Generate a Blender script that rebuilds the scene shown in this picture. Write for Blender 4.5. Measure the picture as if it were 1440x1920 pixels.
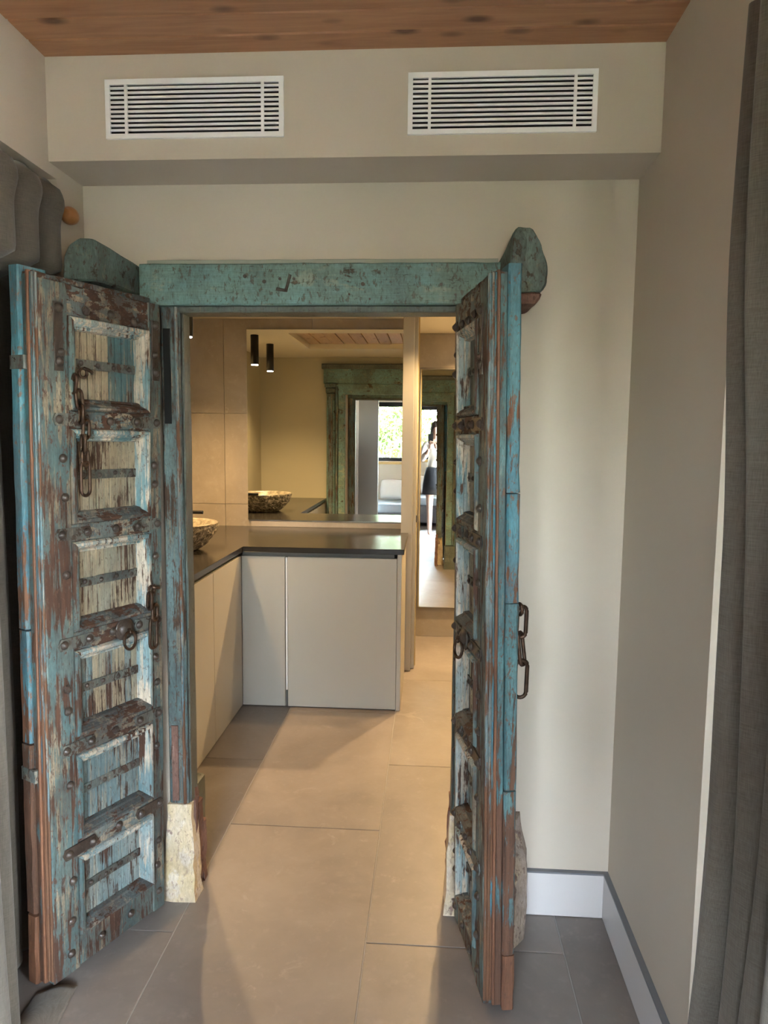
import bpy, bmesh, math, random
from mathutils import Vector, Matrix, Euler, noise as mnoise
random.seed(7)
for o in list(bpy.data.objects): bpy.data.objects.remove(o)
S = bpy.context.scene
COL = S.collection
PI = math.pi

# ------------------------------------------------------------------ camera, sky, sun, exposure
cam_d = bpy.data.cameras.new('camera')
cam = bpy.data.objects.new('camera', cam_d); COL.objects.link(cam)
RT = Vector((0.99784477, 0.06480106, 0.01032625)); UP = Vector((-0.01698871, 0.10312168, 0.99452366)); FW = Vector((-0.06338132, 0.99255566, -0.10400032))
mw = Matrix((RT, UP, -FW)).transposed().to_4x4(); mw.translation = Vector((0, 0, 1.54))
cam.matrix_world = mw
cam_d.sensor_fit = 'VERTICAL'; cam_d.sensor_height = 24.0; cam_d.lens = 24.0 * 1340.4 / 1920.0
cam_d.clip_start = 0.05; cam_d.clip_end = 200
S.camera = cam

W = bpy.data.worlds.new('World'); S.world = W; W.use_nodes = True
nt = W.node_tree; bg = nt.nodes['Background']
sky = nt.nodes.new('ShaderNodeTexSky'); sky.sky_type = 'NISHITA'; sky.sun_disc = False
sky.sun_elevation = math.radians(60); sky.sun_rotation = math.radians(123); sky.altitude = 100
hs_ = nt.nodes.new('ShaderNodeHueSaturation'); hs_.inputs['Saturation'].default_value = .45; nt.links.new(sky.outputs[0], hs_.inputs['Color']); nt.links.new(hs_.outputs[0], bg.inputs[0]); bg.inputs[1].default_value = 5.0

sun_d = bpy.data.lights.new('sun', 'SUN'); sun_d.energy = 30.0; sun_d.angle = math.radians(0.6); sun_d.color = (1, .90, .83)
sun = bpy.data.objects.new('sun', sun_d); COL.objects.link(sun)
sdir = Vector((0.50, -0.33, 1.0)).normalized()          # towards the sun
sun.rotation_euler = sdir.to_track_quat('Z', 'Y').to_euler(); sun.location = (6, 6, 10)

def portal(loc, rot, sx, sy):
    d = bpy.data.lights.new('daylight_portal', 'AREA'); d.shape = 'RECTANGLE'; d.size = sx; d.size_y = sy
    d.cycles.is_portal = True
    o = bpy.data.objects.new('daylight_portal', d); COL.objects.link(o); o.location = loc; o.rotation_euler = rot
portal((-.2, -2.66, 1.63), (PI/2, 0, 0), 4.4, 1.0)
portal((.82, .07, 1.1), (0, PI/2, 0), 2.2, .45)

vs = S.view_settings
vs.view_transform = 'Standard'; vs.look = 'None'; vs.gamma = 1.0; vs.use_curve_mapping = False; vs.exposure = 2.45

# ------------------------------------------------------------------ materials
def newmat(name):
    m = bpy.data.materials.new(name); m.use_nodes = True
    return m, m.node_tree.nodes, m.node_tree.links, m.node_tree.nodes['Principled BSDF']
def wpos(n, l, scale, off=(0, 0, 0)):
    g = n.new('ShaderNodeNewGeometry'); mp = n.new('ShaderNodeMapping')
    mp.inputs['Scale'].default_value = scale; mp.inputs['Location'].default_value = off
    l.new(g.outputs['Position'], mp.inputs['Vector']); return mp.outputs[0]
def noise(n, l, vec, scale=1, detail=6, rough=.55, dist=0):
    t = n.new('ShaderNodeTexNoise'); t.inputs['Scale'].default_value = scale; t.inputs['Detail'].default_value = detail
    t.inputs['Roughness'].default_value = rough; t.inputs['Distortion'].default_value = dist
    l.new(vec, t.inputs['Vector']); return t.outputs['Fac']
def ramp(n, l, fac, a, b, ca=(0, 0, 0, 1), cb=(1, 1, 1, 1)):
    r = n.new('ShaderNodeValToRGB'); e = r.color_ramp.elements
    e[0].position = a; e[0].color = ca; e[1].position = b; e[1].color = cb
    l.new(fac, r.inputs[0]); return r.outputs[0]
def mix(n, l, fac, a, b, mode='MIX'):
    x = n.new('ShaderNodeMix'); x.data_type = 'RGBA'; x.blend_type = mode
    if isinstance(fac, (int, float)): x.inputs[0].default_value = fac
    else: l.new(fac, x.inputs[0])
    for i, c in ((6, a), (7, b)):
        if isinstance(c, (tuple, list)): x.inputs[i].default_value = (*c[:3], 1)
        else: l.new(c, x.inputs[i])
    return x.outputs[2]
def math2(n, l, op, a, b):
    x = n.new('ShaderNodeMath'); x.operation = op
    for i, c in ((0, a), (1, b)):
        if isinstance(c, (int, float)): x.inputs[i].default_value = c
        else: l.new(c, x.inputs[i])
    return x.outputs[0]
def bump(n, l, h, bsdf, strength=.3, dist=.002):
    b = n.new('ShaderNodeBump'); b.inputs['Strength'].default_value = strength; b.inputs['Distance'].default_value = dist
    l.new(h, b.inputs['Height']); l.new(b.outputs[0], bsdf.inputs['Normal']); return b

def plain(name, col, rough=.6, metal=0, var=0.0, vscale=3, bstr=0, bscale=200, spec=.5):
    m, n, l, b = newmat(name)
    b.inputs['Roughness'].default_value = rough; b.inputs['Metallic'].default_value = metal
    b.inputs['Specular IOR Level'].default_value = spec
    v = wpos(n, l, (1, 1, 1))
    if var:
        f = noise(n, l, v, vscale, 5)
        c = mix(n, l, ramp(n, l, f, .3, .7), tuple(x * (1 - var) for x in col), tuple(min(1, x * (1 + var)) for x in col))
        l.new(c, b.inputs['Base Color'])
    else: b.inputs['Base Color'].default_value = (*col, 1)
    if bstr:
        bump(n, l, noise(n, l, v, bscale, 4), b, bstr, .001)
    return m

PK = 1.12                                  # overall dullness of the old paints
def paint(name, pa, pb, under, wood, t_under=.52, t_wood=.58, zs=5.0, grime=.5, fs=70, zwear=0.0, off=(0, 0, 0), rough=.55, horiz=False, woody=1.0):
    """layers of old paint over wood: pa/pb paint colours, cream undercoat, bare wood showing where worn"""
    m, n, l, b = newmat(name)
    pa, pb, under = (tuple(x * PK for x in c) for c in (pa, pb, under))
    sc = (fs, fs, zs) if not horiz else (zs, fs, fs)
    big = wpos(n, l, (9, 9, 3.0) if not horiz else (3, 9, 9), off)
    st = wpos(n, l, sc, off); st2 = wpos(n, l, sc, (off[0] + 17, off[1] + 5, off[2] + 9))
    fine = wpos(n, l, (180, 180, 60), off)
    nb = noise(n, l, big, 1, 4, .6); ns = noise(n, l, st, 1, 8, .62, .3); ns2 = noise(n, l, st2, 1.0, 9, .66, .5); nf = noise(n, l, fine, 1, 5, .6)
    blot = noise(n, l, wpos(n, l, (11, 11, 7), (off[0] + 3, 3, 3)), 1, 6, .6)
    col = mix(n, l, ramp(n, l, nb, .38, .62), pa, pb)
    f = math2(n, l, 'ADD', math2(n, l, 'MULTIPLY', ns, .62), math2(n, l, 'MULTIPLY', blot, .38))
    col = mix(n, l, ramp(n, l, f, t_under, t_under + .05), col, under)
    col = mix(n, l, math2(n, l, 'MULTIPLY', ramp(n, l, nf, .42, .6), grime * .6), col, tuple(x * .45 for x in pa))
    g = math2(n, l, 'ADD', math2(n, l, 'MULTIPLY', ns2, .55), math2(n, l, 'MULTIPLY', noise(n, l, wpos(n, l, (13, 13, 6), (off[0] + 31, 0, 8)), 1, 6, .62), .45))
    if zwear:
        sx = n.new('ShaderNodeSeparateXYZ'); gg = n.new('ShaderNodeNewGeometry'); l.new(gg.outputs['Position'], sx.inputs[0])
        zz = n.new('ShaderNodeMapRange'); zz.inputs[1].default_value = 1.3; zz.inputs[2].default_value = 0.0; zz.inputs[3].default_value = 0; zz.inputs[4].default_value = zwear
        l.new(sx.outputs[2], zz.inputs[0]); g = math2(n, l, 'ADD', g, zz.outputs[0])
    wm = ramp(n, l, g, t_wood, t_wood + .025)
    wc = mix(n, l, ramp(n, l, ns, .35, .65), tuple(x * .45 for x in wood), wood)
    col = mix(n, l, wm, col, wc)
    dirt = noise(n, l, wpos(n, l, (6, 6, 4), (off[0] + 13, 21, 4)), 1, 7, .65, .6)
    col = mix(n, l, ramp(n, l, dirt, .40, .66, (0, 0, 0, 1), (grime * .9, grime * .9, grime * .9, 1)), col, tuple(x * .35 for x in wood))
    chip = ramp(n, l, noise(n, l, wpos(n, l, (95, 95, 45), (off[0], 40, 2)), 1, 7, .7, .3), .575, .60)
    col = mix(n, l, math2(n, l, 'MULTIPLY', chip, min(1, grime * 1.3)), col, tuple(x * .8 for x in wood))
    grain = noise(n, l, wpos(n, l, (330, 330, 14) if not horiz else (14, 330, 330), off), 1, 3, .6)
    col = mix(n, l, ramp(n, l, grain, .35, .65, (.24 * woody, .24 * woody, .24 * woody, 1), (0, 0, 0, 1)), col, (.03, .022, .016))
    crack = ramp(n, l, noise(n, l, wpos(n, l, (150, 150, 9) if not horiz else (9, 150, 150), off), 1, 4, .7), .66, .70)
    col = mix(n, l, math2(n, l, 'MULTIPLY', crack, .85 * woody), col, (.02, .014, .01))
    l.new(col, b.inputs['Base Color'])
    rr = n.new('ShaderNodeMapRange'); rr.inputs[3].default_value = rough; rr.inputs[4].default_value = .8; l.new(wm, rr.inputs[0]); l.new(rr.outputs[0], b.inputs['Roughness'])
    h = math2(n, l, 'SUBTRACT', math2(n, l, 'MULTIPLY', ns, .6), math2(n, l, 'MULTIPLY', wm, .35))
    h = math2(n, l, 'SUBTRACT', h, math2(n, l, 'MULTIPLY', crack, .5 * woody))
    h = math2(n, l, 'SUBTRACT', h, math2(n, l, 'MULTIPLY', chip, .25))
    bump(n, l, h, b, .7, .003)
    return m

def planks_mat(name, ca, cb, dark, axis='x', rough=.5):
    m, n, l, b = newmat(name)
    sc = (2.2, 26, 26) if axis == 'x' else (26, 2.2, 26)
    oi = n.new('ShaderNodeObjectInfo'); g = n.new('ShaderNodeNewGeometry'); ad = n.new('ShaderNodeVectorMath'); ad.operation = 'ADD'
    mm = n.new('ShaderNodeMath'); mm.operation = 'MULTIPLY'; mm.inputs[1].default_value = 37.0; l.new(oi.outputs['Random'], mm.inputs[0])
    l.new(g.outputs['Position'], ad.inputs[0]); l.new(mm.outputs[0], ad.inputs[1])
    mp = n.new('ShaderNodeMapping'); mp.inputs['Scale'].default_value = sc; l.new(ad.outputs[0], mp.inputs[0])
    gr = noise(n, l, mp.outputs[0], 1.6, 8, .6, .8)
    col = mix(n, l, ramp(n, l, gr, .3, .7), ca, cb)
    col = mix(n, l, math2(n, l, 'MULTIPLY', oi.outputs['Random'], .45), col, tuple(x * .6 for x in ca))
    mp2 = n.new('ShaderNodeMapping'); mp2.inputs['Scale'].default_value = (7, 16, 16) if axis == 'x' else (16, 7, 16); l.new(ad.outputs[0], mp2.inputs[0])
    v = n.new('ShaderNodeTexVoronoi'); v.inputs['Scale'].default_value = .8; l.new(mp2.outputs[0], v.inputs['Vector'])
    kn = ramp(n, l, v.outputs['Distance'], .10, .26, (1, 1, 1, 1), (0, 0, 0, 1))
    col = mix(n, l, math2(n, l, 'MULTIPLY', kn, .8), col, dark)
    l.new(col, b.inputs['Base Color']); b.inputs['Roughness'].default_value = rough
    bump(n, l, gr, b, .12, .002)
    return m

def tile_mat(name, ca, cb, rough=.4, light=(.5, .47, .43)):
    m, n, l, b = newmat(name)
    oi = n.new('ShaderNodeObjectInfo'); g = n.new('ShaderNodeNewGeometry'); ad = n.new('ShaderNodeVectorMath'); ad.operation = 'ADD'
    mm = n.new('ShaderNodeMath'); mm.operation = 'MULTIPLY'; mm.inputs[1].default_value = 23.0; l.new(oi.outputs['Random'], mm.inputs[0])
    l.new(g.outputs['Position'], ad.inputs[0]); l.new(mm.outputs[0], ad.inputs[1])
    a = noise(n, l, ad.outputs[0], 2.2, 8, .62, .4); c = noise(n, l, ad.outputs[0], 26, 6, .6)
    d = noise(n, l, ad.outputs[0], 7, 10, .72, 1.2)
    col = mix(n, l, ramp(n, l, a, .32, .68), ca, cb)
    col = mix(n, l, math2(n, l, 'MULTIPLY', ramp(n, l, c, .55, .75), .25), col, light)
    col = mix(n, l, math2(n, l, 'MULTIPLY', ramp(n, l, d, .60, .68), .4), col, light)
    l.new(col, b.inputs['Base Color'])
    rr = n.new('ShaderNodeMapRange'); rr.inputs[3].default_value = rough - .08; rr.inputs[4].default_value = rough + .12; l.new(c, rr.inputs[0]); l.new(rr.outputs[0], b.inputs['Roughness'])
    bump(n, l, c, b, .04, .001)
    return m

def glass_mat(name):
    m, n, l, b = newmat(name); n.remove(b)
    t = n.new('ShaderNodeBsdfTransparent'); t.inputs[0].default_value = (.96, .98, .97, 1); g = n.new('ShaderNodeBsdfGlossy'); g.inputs['Roughness'].default_value = .0
    f = n.new('ShaderNodeFresnel'); f.inputs[0].default_value = 1.35; mx = n.new('ShaderNodeMixShader')
    l.new(f.outputs[0], mx.inputs[0]); l.new(t.outputs[0], mx.inputs[1]); l.new(g.outputs[0], mx.inputs[2]); l.new(mx.outputs[0], n['Material Output'].inputs[0])
    return m
def emit_mat(name, col, st):
    m, n, l, b = newmat(name); b.inputs['Base Color'].default_value = (0, 0, 0, 1)
    b.inputs['Emission Color'].default_value = (*col, 1); b.inputs['Emission Strength'].default_value = st; return m
def linen(name, ca, cb):
    m, n, l, b = newmat(name)
    w = noise(n, l, wpos(n, l, (900, 900, 40)), 1, 3); w2 = noise(n, l, wpos(n, l, (40, 40, 900)), 1, 3); big = noise(n, l, wpos(n, l, (9, 9, 2)), 1, 4)
    s = math2(n, l, 'ADD', math2(n, l, 'MULTIPLY', w, .4), math2(n, l, 'ADD', math2(n, l, 'MULTIPLY', w2, .4), math2(n, l, 'MULTIPLY', big, .2)))
    l.new(mix(n, l, ramp(n, l, s, .38, .62), ca, cb), b.inputs['Base Color'])
    b.inputs['Roughness'].default_value = .95; b.inputs['Specular IOR Level'].default_value = .1
    b.inputs['Sheen Weight'].default_value = .15
    bump(n, l, s, b, .25, .001); return m

BLUE = (.075, .255, .33); TEAL = (.095, .235, .225); SKYB = (.22, .42, .47); CREAM = (.47, .39, .27); PALE = (.50, .50, .43); WOOD = (.115, .05, .028); ORG = (.36, .155, .07)
M = {
 'wall': plain('wall_paint', (.57, .50, .412), .75, var=.03, vscale=1.5, bstr=.04, bscale=90),
 'bathwall': plain('bath_wall_paint', (.45, .41, .30), .75, var=.03, vscale=1.5),
 'bathceil': plain('bath_ceiling_paint', (.62, .57, .47), .8),
 'ceil': planks_mat('stained_pine', (.40, .185, .088), (.60, .32, .165), (.075, .028, .014), 'x'),
 'ceil2': planks_mat('pale_pine', (.42, .27, .16), (.60, .43, .29), (.2, .1, .05), 'y'),
 'tile': tile_mat('floor_tile', (.17, .146, .132), (.25, .217, .196), .42, (.34, .30, .27)),
 'walltile': tile_mat('wall_tile', (.26, .222, .178), (.38, .33, .27), .5, (.50, .45, .38)),
 'grout': plain('grout', (.38, .36, .335), .9),
 'cab': plain('cabinet_lacquer', (.42, .40, .348), .45, var=.02, vscale=2),
 'cabdark': plain('cabinet_recess', (.10, .095, .085), .6),
 'counter': plain('dark_countertop', (.024, .021, .018), .2, var=.15, vscale=6),
 'white': plain('white_grille', (.92, .92, .92), .4),
 'black': plain('black_metal', (.012, .012, .013), .35, metal=.3),
 'dark': plain('dark_void', (.012, .012, .014), .9),
 'steel': plain('grey_cap', (.17, .175, .19), .45),
 'skirt': plain('baseboard_paint', (.66, .63, .615), .45),
 'iron': paint('rusty_iron', (.04, .03, .025), (.065, .047, .036), (.10, .095, .08), (.07, .035, .022), .56, .58, 30, .4, 60, rough=.35),
 'ironp': paint('painted_iron', (.10, .13, .125), (.17, .17, .145), (.25, .23, .18), (.085, .045, .028), .55, .52, 40, .7, 60, rough=.5),
 'chain': plain('chain_iron', (.075, .045, .03), .42, metal=.75, var=.4, vscale=60, bstr=.3, bscale=300),
 'stile': paint('stile_paint', (.075, .155, .165), (.135, .175, .16), (.34, .275, .185), WOOD, .525, .512, 4.5, .7, 80),
 'rail': paint('rail_paint', (.115, .175, .19), (.18, .195, .175), (.40, .32, .22), WOOD, .50, .505, 60, .7, 28, off=(4, 4, 4)),
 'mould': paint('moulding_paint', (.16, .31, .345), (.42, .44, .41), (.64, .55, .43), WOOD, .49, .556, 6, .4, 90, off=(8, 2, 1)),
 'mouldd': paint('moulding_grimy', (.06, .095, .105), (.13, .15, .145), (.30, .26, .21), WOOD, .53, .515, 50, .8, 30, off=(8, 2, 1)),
 'board': paint('board_paint', (.30, .29, .225), (.40, .315, .20), (.45, .36, .235), (.105, .05, .028), .50, .532, 3.5, .4, 110, off=(2, 9, 5)),
 'boardb': paint('board_paint_blue', (.16, .27, .29), (.31, .35, .325), (.40, .37, .29), (.105, .048, .028), .53, .525, 3.8, .45, 100, off=(6, 1, 5)),
 'boardc': paint('board_paint_teal', (.07, .16, .175), (.17, .19, .16), (.32, .27, .19), (.10, .05, .03), .53, .57, 4.5, .5, 100, off=(9, 3, 2)),
 'edge': paint('edge_blue', (.055, .20, .265), (.095, .255, .30), (.20, .31, .32), (.25, .11, .055), .585, .575, 5, .6, 60, zwear=.19, off=(1, 7, 3)),
 'edge2': paint('edge_teal', (.065, .17, .19), (.105, .21, .215), (.18, .235, .21), (.17, .08, .045), .57, .57, 5, .7, 60, zwear=.17, off=(5, 7, 3)),
 'edgew': paint('edge_bare', (.15, .065, .035), (.24, .105, .055), (.34, .18, .095), (.10, .045, .03), .62, .63, 3, .3, 90, off=(3, 3, 9)),
 'edgem': paint('edge_moulded', (.10, .20, .235), (.20, .25, .25), (.34, .31, .25), (.22, .10, .05), .53, .52, 4, .6, 90, zwear=.13, off=(7, 3, 2)),
 'lintel': paint('lintel_teal', (.165, .265, .235), (.15, .30, .305), (.27, .33, .265), (.105, .08, .05), .56, .585, 9, .6, 26, off=(2, 2, 8), horiz=True),
 'post': paint('post_paint', (.08, .14, .145), (.145, .215, .215), (.25, .215, .155), (.115, .06, .035), .53, .53, 4, .7, 80, off=(11, 3, 2)),
 'reveal': paint('reveal_paint', (.10, .125, .115), (.135, .15, .125), (.17, .165, .13), (.08, .06, .04), .56, .60, 3, .5, 60, off=(1, 13, 2)),
 'block': paint('bracket_paint', (.10, .145, .125), (.13, .185, .17), (.18, .19, .14), (.075, .052, .033), .57, .555, 18, .8, 24, off=(1, 3, 12)),
 'plaster': paint('old_plaster', (.66, .52, .28), (.62, .53, .40), (.72, .64, .52), (.40, .27, .22), .52, .58, 14, .5, 16, off=(5, 5, 5), rough=.85, woody=.05),
 'stone2': paint('pivot_stone', (.40, .31, .22), (.36, .29, .25), (.55, .43, .27), (.22, .14, .11), .55, .57, 12, .7, 18, off=(3, 8, 5), rough=.85, woody=.05),
 'brick': paint('eroded_wood', (.19, .095, .07), (.27, .15, .115), (.34, .22, .18), (.10, .045, .03), .58, .60, 5, .5, 60, off=(2, 15, 5), rough=.85),
 'batten': plain('batten_paint', (.33, .345, .29), .7, var=.08, vscale=8),
 'shutter': plain('blocking_slat_paint', (.30, .28, .25), .6),  # for the added slats that hold back daylight
 'pier': plain('pier_grey', (.22, .20, .17), .7),
 'stone_in': None,
 'curtain': linen('grey_linen', (.088, .075, .061), (.145, .127, .106)),
 'curtain2': linen('taupe_linen', (.062, .053, .043), (.105, .091, .075)),
 'finial': plain('orange_wood', (.36, .15, .045), .35, var=.2, vscale=30),
 'mirror': plain('mirror_glass', (.86, .89, .865), .0, metal=1.0),
 'mframe': plain('mirror_edge', (.35, .34, .31), .3, metal=.8),
 'brass': plain('brass_strip', (.50, .38, .19), .35, metal=.8),
 'glass': glass_mat('window_glass'),
 'frame_black': plain('black_window_frame', (.015, .015, .016), .4),
 'sill': plain('pine_sill', (.55, .36, .14), .45, var=.1, vscale=20),
 'bed': plain('grey_upholstery', (.20, .21, .23), .9, var=.1, vscale=40),
 'sheet': plain('bluelit_white_sheet', (.50, .60, .70), .85),  # white sheet with the blue of the daylight put into its colour
 'pillow': plain('white_pillow', (.68, .66, .63), .9),
 'skin': plain('skin', (.50, .31, .235), .55),
 'shirt': plain('cream_shirt', (.62, .58, .52), .9), 'skirtb': plain('black_skirt', (.015, .015, .018), .8), 'hair': plain('dark_hair', (.035, .022, .015), .5),
 'leafg': plain('green_leaf', (.03, .085, .018), .5, var=.5, vscale=6), 'leafy': plain('yellow_green_leaf', (.085, .14, .025), .5, var=.4, vscale=6), 'bark': plain('bark', (.12, .08, .05), .9),
 'ground': plain('garden_ground', (.30, .27, .22), .95, var=.3, vscale=3),
 'lampon': emit_mat('lamp_disc', (1, .86, .66), 25),
}
# basin stone
m, n, l, b = newmat('basin_stone')
v = wpos(n, l, (1, 1, 1)); f1 = noise(n, l, v, 45, 8, .7, .6); 
l.new(mix(n, l, ramp(n, l, f1, .42, .60), (.05, .042, .033), (.46, .40, .31)), b.inputs['Base Color']); b.inputs['Roughness'].default_value = .7
bump(n, l, f1, b, .9, .01); M['stone_out'] = m
m, n, l, b = newmat('basin_polished')
v = wpos(n, l, (1, 1, 1)); f1 = noise(n, l, v, 30, 8, .7, .6)
l.new(mix(n, l, ramp(n, l, f1, .40, .62), (.12, .10, .072), (.31, .27, .205)), b.inputs['Base Color']); b.inputs['Roughness'].default_value = .3; M['stone_in'] = m

# ------------------------------------------------------------------ mesh helpers
def link(name, me, mat, parent=None, loc=None):
    o = bpy.data.objects.new(name, me); COL.objects.link(o)
    if mat is not None and not me.materials: me.materials.append(M[mat] if isinstance(mat, str) else mat)
    if parent: o.parent = parent
    if loc: o.location = loc
    return o
def fin(bm, smooth=False, name='m'):
    bmesh.ops.recalc_face_normals(bm, faces=bm.faces)
    me = bpy.data.meshes.new(name); bm.to_mesh(me); bm.free()
    if smooth:
        for p in me.polygons: p.use_smooth = True
    return me
def bm_box(bm, x0, x1, y0, y1, z0, z1):
    vs_ = [bm.verts.new((x, y, z)) for x in (x0, x1) for y in (y0, y1) for z in (z0, z1)]
    q = [(0, 1, 3, 2), (4, 6, 7, 5), (0, 4, 5, 1), (2, 3, 7, 6), (0, 2, 6, 4), (1, 5, 7, 3)]
    return [bm.faces.new([vs_[i] for i in f]) for f in q]
def box_me(x0, x1, y0, y1, z0, z1, bev=0.0, seg=1):
    bm = bmesh.new(); bm_box(bm, min(x0, x1), max(x0, x1), min(y0, y1), max(y0, y1), z0, z1)
    if bev: bmesh.ops.bevel(bm, geom=list(bm.edges), offset=bev, segments=seg, affect='EDGES', profile=.7)
    return fin(bm)
def box(name, mat, x0, x1, y0, y1, z0, z1, parent=None, bev=0.0, seg=1):
    return link(name, box_me(x0, x1, y0, y1, z0, z1, bev, seg), mat, parent)
def rough_bar(x0, x1, y0, y1, z0, z1, axis=2, n=14, jit=.002, bev=.003, seed=0):
    """a hand-hewn bar: chamfered long edges, wandering along its length"""
    rnd = random.Random(seed); lo = [min(x0, x1), min(y0, y1), z0]; hi = [max(x0, x1), max(y0, y1), z1]
    a, b_ = [i for i in range(3) if i != axis]
    bm = bmesh.new(); rings = []
    for i in range(n + 1):
        t = i / n; ring = []
        ca = [(lo[a] + bev, lo[b_]), (hi[a] - bev, lo[b_]), (hi[a], lo[b_] + bev), (hi[a], hi[b_] - bev), (hi[a] - bev, hi[b_]), (lo[a] + bev, hi[b_]), (lo[a], hi[b_] - bev), (lo[a], lo[b_] + bev)]
        ja, jb = rnd.uniform(-jit, jit), rnd.uniform(-jit, jit)
        for (pa_, pb_) in ca:
            p = [0, 0, 0]; p[axis] = lo[axis] + (hi[axis] - lo[axis]) * t
            p[a] = pa_ + ja * .4 + rnd.uniform(-jit, jit) * .6; p[b_] = pb_ + jb * .4 + rnd.uniform(-jit, jit) * .6
            ring.append(bm.verts.new(p))
        rings.append(ring)
    for r0, r1 in zip(rings, rings[1:]):
        for i in range(8): bm.faces.new([r0[i], r0[(i + 1) % 8], r1[(i + 1) % 8], r1[i]])
    bm.faces.new(rings[0][::-1]); bm.faces.new(rings[-1])
    return fin(bm)
def prism_me(pts, h0, h1, axis='z', bev=0):
    bm = bmesh.new()
    def P(a, b_, h): return (a, b_, h) if axis == 'z' else ((a, h, b_) if axis == 'y' else (h, a, b_))
    lo = [bm.verts.new(P(a, b_, h0)) for a, b_ in pts]; hi = [bm.verts.new(P(a, b_, h1)) for a, b_ in pts]
    k = len(pts)
    bm.faces.new(lo); bm.faces.new(hi)
    for i in range(k): bm.faces.new([lo[i], lo[(i + 1) % k], hi[(i + 1) % k], hi[i]])
    if bev: bmesh.ops.bevel(bm, geom=list(bm.edges), offset=bev, segments=1, affect='EDGES')
    return fin(bm)
def cyl_me(r, z0, z1, n=20, r2=None, smooth=True):
    bm = bmesh.new(); r2 = r if r2 is None else r2
    lo = [bm.verts.new((r * math.cos(2 * PI * i / n), r * math.sin(2 * PI * i / n), z0)) for i in range(n)]
    hi = [bm.verts.new((r2 * math.cos(2 * PI * i / n), r2 * math.sin(2 * PI * i / n), z1)) for i in range(n)]
    bm.faces.new(lo); bm.faces.new(hi)
    for i in range(n): 
        f = bm.faces.new([lo[i], lo[(i + 1) % n], hi[(i + 1) % n], hi[i]]); f.smooth = smooth
    return fin(bm)
def lathe_me(prof, n=28, smooth=True):
    bm = bmesh.new(); rings = []
    for r, z in prof: rings.append([bm.verts.new((r * math.cos(2 * PI * i / n), r * math.sin(2 * PI * i / n), z)) for i in range(n)])
    for a, b_ in zip(rings, rings[1:]):
        for i in range(n): bm.faces.new([a[i], a[(i + 1) % n], b_[(i + 1) % n], b_[i]])
    if prof[0][0] > 1e-5: bm.faces.new(rings[0][::-1])
    if prof[-1][0] > 1e-5: bm.faces.new(rings[-1])
    bmesh.ops.remove_doubles(bm, verts=bm.verts, dist=1e-5)
    return fin(bm, smooth)
def tube_me(path, r, n=8, closed=False, smooth=True):
    path = [Vector(p) for p in path]; bm = bmesh.new(); rings = []; k = len(path)
    up = Vector((.13, .29, .94)).normalized()
    for i, p in enumerate(path):
        a = path[(i - 1) % k] if (closed or i > 0) else p; b_ = path[(i + 1) % k] if (closed or i < k - 1) else p
        t = (b_ - a).normalized(); s = t.cross(up)
        if s.length < 1e-3: s = t.cross(Vector((1, 0, 0)))
        s.normalize(); u = s.cross(t); rr = r[i] if isinstance(r, (list, tuple)) else r
        rings.append([bm.verts.new(p + s * rr * math.cos(2 * PI * j / n) + u * rr * math.sin(2 * PI * j / n)) for j in range(n)])
    pr = list(zip(rings, rings[1:])) + ([(rings[-1], rings[0])] if closed else [])
    for a, b_ in pr:
        for j in range(n): bm.faces.new([a[j], a[(j + 1) % n], b_[(j + 1) % n], b_[j]])
    if not closed: bm.faces.new(rings[0][::-1]); bm.faces.new(rings[-1])
    return fin(bm, smooth)
def empty(name, loc=(0, 0, 0), rz=0):
    o = bpy.data.objects.new(name, None); COL.objects.link(o); o.location = loc; o.rotation_euler = (0, 0, rz); o.empty_display_size = .05
    return o
def tag(o, label, cat, group=None):
    o['label'] = label; o['category'] = cat
    if group: o['group'] = group
    return o
def struct(o, label=None):
    o['kind'] = 'structure'
    if label: o['label'] = label
    return o

# ------------------------------------------------------------------ dimensions of the place (metres)
XR, XL, YW, YS, ZS, ZC = .5944, -1.0774, 2.2175, 2.0203, 2.2956, 2.571
YB = 2.44                              # bathroom side of the doorway wall
BX0, BX1, YM, YT, ZB = -1.70, 1.15, 4.80, 5.455, 2.315
OX0, OX1, OZ = -.845, .195, 1.975       # opening in the wall
RY = -2.45                              # window wall behind

# ------------------------------------------------------------------ floor with tiles
fl = struct(box('floor', 'grout', -2.6, 2.2, RY - .2, YT + .2, -.12, -.0025), 'grey-brown stone-look tiled floor')
tm = box_me(-.2985, .2985, -.5985, .5985, -.012, 0, .0012)
tm.materials.append(M['tile'])
ci = 0
for ix in range(-3, 3):
    x0 = -.173 + .6 * ix
    offy = 2.663 if (ix % 2) else 2.033
    k0 = int(math.floor((RY - offy) / 1.2)) 
    y = offy + 1.2 * k0
    while y < YT + .1:
        t = link('tile', tm, None, fl, (x0 + .3, y + .6, 0)); y += 1.2

# ------------------------------------------------------------------ ceiling of pine planks
bm = bmesh.new(); bm_box(bm, -2.6, XR + .24, -1.3, YW, ZC + .016, ZC + .14); bm_box(bm, -2.6, 2.3, RY - .2, -1.3, ZC + .016, ZC + .14)
ce = struct(link('ceiling', fin(bm), 'dark'), 'stained pine plank ceiling')
pw = .094
pme = box_me(-2.4, XR + .2, -pw / 2 + .0009, pw / 2 - .0009, 0, .018, .004); pme.materials.append(M['ceil'])
pmw = box_me(-2.4, 2.2, -pw / 2 + .0009, pw / 2 - .0009, 0, .018, .004); pmw.materials.append(M['ceil'])
y = YS - pw / 2 + .012
while y > RY - .05:
    link('plank', pme if y > -1.26 else pmw, None, ce, (0, y, ZC - .0005 * (int(y * 100) % 3))); y -= pw

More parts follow.
